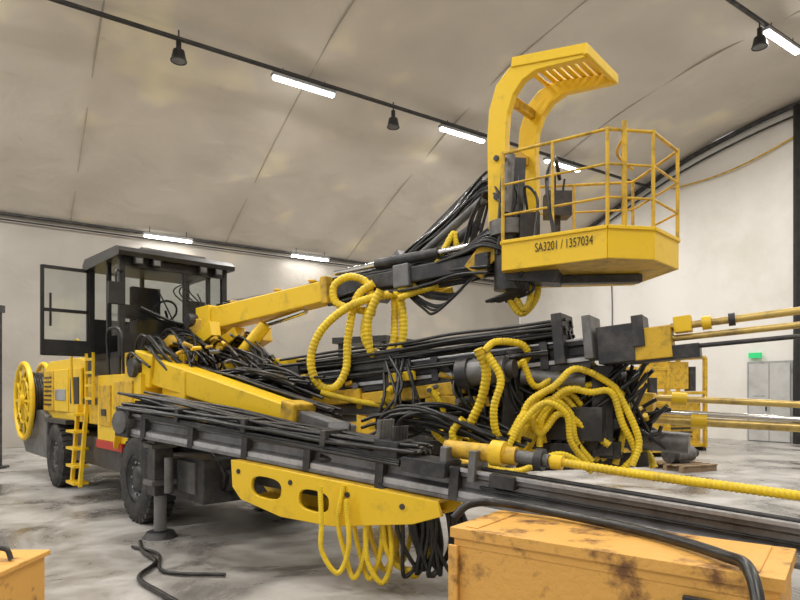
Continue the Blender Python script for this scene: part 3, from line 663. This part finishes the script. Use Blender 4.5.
yh([(2.0,1.85),(2.2,1.7),(2.3,1.4),(2.45,1.1),(2.5,.95)],6.0,.036);yh([(1.0,1.3),(1.15,1.5),(1.3,1.32),(1.5,1.5),(1.75,1.35),(1.95,1.2)],5.5,.034)
yh([(1.75,2.0),(1.95,1.85),(2.15,1.6),(2.2,1.3),(2.35,1.05)],5.8,.034);yh([(.5,1.2),(.75,1.05),(1.05,1.0),(1.4,1.15),(1.7,1.0)],5.4,.03)
yh([(-.9,1.7),(-.6,1.62),(-.2,1.55),(.2,1.5),(.5,1.3)],6.7,.032);yh([(-.2,1.65),(.1,1.45),(.4,1.4),(.7,1.55)],6.6,.03)
yh([(.3,1.75),(.45,1.5),(.35,1.3),(.5,1.15)],6.1,.03);yh([(1.15,2.0),(1.3,1.75),(1.6,1.95),(1.85,2.0)],5.7,.03)
for k in range(6):
    q=R(-.05,.05);lo_=R(.04,.22);yh([(-.64+.13*k+q,.9),(-.66+.13*k,.6),(-.62+.13*k+q,lo_+.18),(-.52+.13*k,lo_),(-.43+.13*k,lo_+.22),(-.42+.13*k+q,.8)],5.05+.05*k,.022,.03)
yh([(-.28,.75),(-.29,.5),(-.27,.26),(-.15,.09),(-.07,.30),(-.10,.7)],5.1,.024,.04)
yh([(-.15,.7),(-.12,.38),(.0,.2),(.2,.22),(.3,.5)],5.1,.024,.04)
fin(mb,'yellow_corrugated_hoses')
# ---- black hose masses: arcs
mb=MB()
def arcs(P0,s0,P1,s1,n,rise,r=.019,m=RUB,tw=.12):
    for i in range(n):
        a=Vector(P0)+V(R(-1,1)*s0[0],R(-1,1)*s0[1],R(-1,1)*s0[2]);b=Vector(P1)+V(R(-1,1)*s1[0],R(-1,1)*s1[1],R(-1,1)*s1[2])
        ri=rise*R(.4,1.2);lat=V(R(-tw,tw),R(-tw,tw),0)
        mb.tube([a,a.lerp(b,.12)+V(0,0,ri*.7)+lat*.5,a.lerp(b,.4)+V(0,0,ri)+lat,a.lerp(b,.75)+V(0,0,ri*.55)+lat,b],r,m,6,sub=7)
arcs(L(-.6,.6,2.15),(.25,.35,.15),L(.5,.8,2.1),(.3,.35,.15),30,.38)
arcs(L(-.4,.3,2.1),(.2,.2,.1),L(.3,.35,2.05),(.2,.2,.1),14,.35)
arcs(L(-.1,1.3,2.1),(.3,.3,.15),L(1.3,1.2,2.0),(.3,.3,.15),34,.35)
arcs(L(.6,1.0,1.7),(.2,.4,.15),L(2.2,1.2,1.75),(.3,.35,.12),30,.22)
arcs((-1.2,7.6,1.75),(.2,.3,.15),(.5,6.8,1.7),(.3,.3,.15),30,.2)
arcs((-.2,7.0,1.75),(.2,.3,.15),(1.1,6.2,1.6),(.3,.2,.2),22,-.35)
arcs((.7,6.5,1.9),(.2,.25,.12),(1.7,5.9,1.8),(.25,.2,.15),24,-.5)
arcs((1.2,6.1,1.95),(.3,.25,.1),(2.2,5.7,1.9),(.25,.2,.12),22,-.75)
arcs((1.3,6.1,1.2),(.3,.25,.1),(2.3,5.8,1.2),(.25,.2,.12),22,.45)
arcs((1.9,5.8,1.9),(.2,.15,.1),(2.5,5.7,1.5),(.15,.15,.15),10,-.6)
arcs((-.2,6.2,1.35),(.2,.2,.1),(1.0,5.6,1.2),(.2,.2,.1),18,.2)
for i in range(14):
    x=R(-.05,.4);mb.tube([(x,5.15,.9),(x+R(-.05,.1),5.05,.55),(x+R(0,.15),5.1,R(.12,.3)),(x+R(.1,.25),5.15,.4),(x+R(.0,.2),5.2,.9)],.02,RUB,6)
for i in range(16):
    t=R(0,1);x=-.2+2.7*t;mb.tube([(x,6.6-.35*x,2.0+R(-.1,.2)),(x+R(-.1,.2),6.3-.3*x,1.7+R(-.15,.15)),(x+R(-.2,.3),6.3-.3*x,1.35),(x+R(-.1,.4),6.4-.3*x,1.05+R(-.1,.2))],.018,RUB,6)
fin(mb,'hydraulic_hoses')
mb=MB()
for i in range(30):
    p=L(R(-.2,1.4),R(.3,1.9),R(1.95,2.4));d=V(R(-1,1),R(-1,1),R(-.3,.3)).normalized();mb.cyl(p,p+d*R(.08,.16),R(.018,.034),random.choice([YEL,YELD,GREY,GREY]),10)
for i in range(34):
    t=R(0,1);p=V(-.6+3.0*t,6.9-1.3*t+R(-.2,.2),R(1.2,1.9));d=V(R(-1,1),R(-1,1),R(-.3,.3)).normalized();mb.cyl(p,p+d*R(.08,.2),R(.02,.045),random.choice([YEL,YELD,GREY,GREY]),10)
mb.beam(L(.0,.9,2.4),L(.5,.9,2.55),.14,.2,YEL);mb.beam(L(.1,1.5,2.3),L(.8,1.5,2.5),.16,.2,YEL);mb.beam(L(-.5,.5,2.2),L(.1,.5,2.4),.12,.14,YELD)
fin(mb,'boom_fittings',.008)

# ------------------------------------------------------------------ foreground rusty chest
rt=empty('rusty_steel_chest');mb=MB()
bx=V(.8,-.6,0);by=V(.6,.8,0);o=V(.296,3.56,0)
def Q(x,y,z): return o+bx*x+by*y+V(0,0,z)
def qb(x0,x1,y0,y1,z0,z1,m): mb.frame_box(Q((x0+x1)/2,(y0+y1)/2,(z0+z1)/2),bx*(x1-x0)/2,by*(y1-y0)/2,V(0,0,(z1-z0)/2),m)
qb(.02,1.66,.02,.62,.06,.80,RUSTY);qb(0,1.68,0,.64,.84,.90,RUSTY);qb(.02,1.66,.015,.625,.79,.85,RUSTY)
qb(.0,.06,-.02,.0,.05,.8,RUSTY);qb(1.62,1.68,-.02,.0,.05,.8,RUSTY)
qb(.1,.25,.1,.54,0,.06,DARK);qb(1.4,1.55,.1,.54,0,.06,DARK)
qb(1.28,1.42,-.035,.0,.68,.76,DARK)
qb(.08,.16,.05,.6,.90,.907,RUSTY);qb(1.5,1.58,.05,.6,.90,.907,RUSTY)
mb.tube([Q(.62,-.01,.35),Q(.66,-.06,.35),Q(.78,-.06,.35),Q(.82,-.01,.35)],.012,DARK,6)
mb.done('chest_body',rt,.012)
mb=MB();mb.tube([(.36,4.0,.86),(.46,4.0,.95),(.66,3.98,.965),(1.0,3.72,.945),(1.34,3.28,.935),(1.50,2.80,.94),(1.49,2.55,.93),(1.42,2.35,.7),(1.4,2.3,.3),(1.35,2.4,.03)],.028,RUB,10)
mb.done('black_air_hose')
rt=empty('rusty_yellow_crate');mb=MB();mb.box(-3.9,-2.78,4.05,4.7,.05,.42,RUSTY);mb.box(-3.93,-2.75,4.02,4.73,.42,.46,RUSTY)
for x in(-3.7,-3.0): mb.box(x,x+.15,4.1,4.65,0,.05,DARK)
mb.tube([(-3.1,4.3,.47),(-3.05,4.35,.55),(-2.9,4.4,.55),(-2.85,4.4,.47)],.02,DARK);mb.done('crate_body',rt,.01)
mb=MB();mb.tube([(-2.9,6.7,.03),(-2.7,6.3,.03),(-2.4,5.9,.03),(-2.35,5.4,.03),(-2.0,5.0,.03),(-1.6,4.6,.03)],.022,RUB,8)
mb.tube([(-2.9,6.5,.025),(-2.5,6.2,.025),(-2.2,5.6,.025),(-1.6,5.5,.025)],.018,RUB,8);mb.done('floor_hose')
rt=empty('steel_gate_frame');mb=MB()
mb.beam((-9.0,13.4,0),(-9.0,13.4,3.6),.14,.14,DARK);mb.beam((-11.2,14.2,0),(-11.2,14.2,3.6),.14,.14,DARK)
mb.beam((-8.85,13.35,3.55),(-11.3,14.23,3.55),.14,.16,DARK);mb.beam((-9.0,13.4,.9),(-11.2,14.2,.9),.08,.1,YELD);mb.box(-9.2,-8.85,13.2,13.6,0,.04,DARK);mb.box(-11.4,-11.0,14.0,14.4,0,.04,DARK)
mb.done('gate_posts',rt,.005)

# ------------------------------------------------------------------ background machines
def skid_unit(x,y,rz,w,d,h):
    r=empty('yellow_compressor_unit',(x,y,0),rz);mb=MB()
    for sx in(-1,1):
        mb.box(sx*w/2-.06,sx*w/2+.06,-d/2,d/2,0,.12,DARK)
        for sy in(-1,1): mb.beam((sx*w/2,sy*d/2,.1),(sx*w/2,sy*d/2,h),.1,.1,YELD)
    mb.box(-w/2,w/2,-d/2,d/2,.12,.22,YELD)
    for z in(h,h*.62):
        for sy in(-1,1): mb.beam((-w/2,sy*d/2,z),(w/2,sy*d/2,z),.09,.09,YELD)
        for sx in(-1,1): mb.beam((sx*w/2,-d/2,z),(sx*w/2,d/2,z),.09,.09,YELD)
    mb.box(-w/2+.08,w/2-.08,-d/2+.08,d/2-.08,.22,h*.58,YELD);mb.box(-w/2+.05,w*.1,-d/2+.05,d/2-.05,h*.66,h*.95,YELD)
    for i in range(5): mb.box(-w*.35,w*.2,-d/2+.04,-d/2+.09,.4+i*.12,.45+i*.12,BLACK)
    mb.cyl((w*.25,-d*.3,h*.64),(w*.25,-d*.3,h*.9),.15,DARK);mb.done('unit_body',r,.01)
skid_unit(8.0,17.6,.35,1.4,1.0,2.7);skid_unit(6.2,16.0,.2,1.4,1.0,2.3)
r=empty('wooden_pallet',(6.2,13.2,0),.4);mb=MB()
for i in range(6): mb.box(-.5,.5,-.5+i*.19,-.38+i*.19,.12,.145,WOOD)
for y in(-.42,0,.42): mb.box(-.5,.5,y-.05,y+.05,0,.12,WOOD)
mb.done('pallet_boards',r)
r=empty('hydraulic_motor',(6.2,13.2,.147),.4);mb=MB();mb.cyl((-.3,0,.2),(.25,0,.2),.18,GREY,24);mb.cyl((.25,0,.2),(.42,0,.2),.09,DARK);mb.cyl((-.4,0,.21),(-.28,0,.21),.2,DARK,24);mb.box(-.2,.1,-.12,.12,0,.1,DARK);mb.box(-.15,.05,-.08,.08,.35,.5,DARK);mb.done('motor_body',r)
r=empty('wheel_loader',(-.3,14.6,0),-.5);mb=MB()
mb.box(-2.2,.4,-.8,.8,.7,1.6,YELD);mb.box(.3,1.6,-.5,.5,.6,1.2,DARK)
for a,b in((-.9,-.7),(.3,-.7),(-.9,.7),(.3,.7)): mb.beam((a,b,1.5),(a,b,2.9),.09,.09,BLACK)
mb.box(-1.05,.45,-.85,.85,2.85,3.0,BLACK);mb.box(-.9,.3,-.68,.68,1.55,2.0,BLACK)
for sy in(-.55,.55): mb.beam((.6,sy,1.5),(2.2,sy,.7),.12,.25,YEL)
mb.extr((2.5,0,0),X_,Z_,Y_,[(-.3,1.1),(-.35,.2),(.5,.08),(.55,.14),(-.2,.3),(-.22,1.05)],2.2,YELD)
for a in(-1.5,1.0):
    for b in(-1.0,1.0):
        mb.lathe((a,b,.65),Y_,[(-.22,.0),(-.2,.35),(-.25,.4),(-.22,.6),(0,.65),(.22,.6),(.25,.4),(.2,.35),(.22,0)],TYRE)
mb.done('loader_body',r,.01)

# ------------------------------------------------------------------ world, camera
w=bpy.data.worlds.new('World');scene.world=w;w.use_nodes=True
w.node_tree.nodes['Background'].inputs[0].default_value=(.92,.95,1,1);w.node_tree.nodes['Background'].inputs[1].default_value=.95
cam=bpy.data.cameras.new('camera');cam.sensor_width=36;cam.lens=27;cam.shift_y=92/800
co=bpy.data.objects.new('camera',cam);scene.collection.objects.link(co);co.location=(0,0,1.7);co.rotation_euler=(math.radians(90),0,0)
cam.clip_start=.05;scene.camera=co
try:
    scene.view_settings.view_transform='Standard';scene.view_settings.exposure=0
except Exception as ex: print(ex)
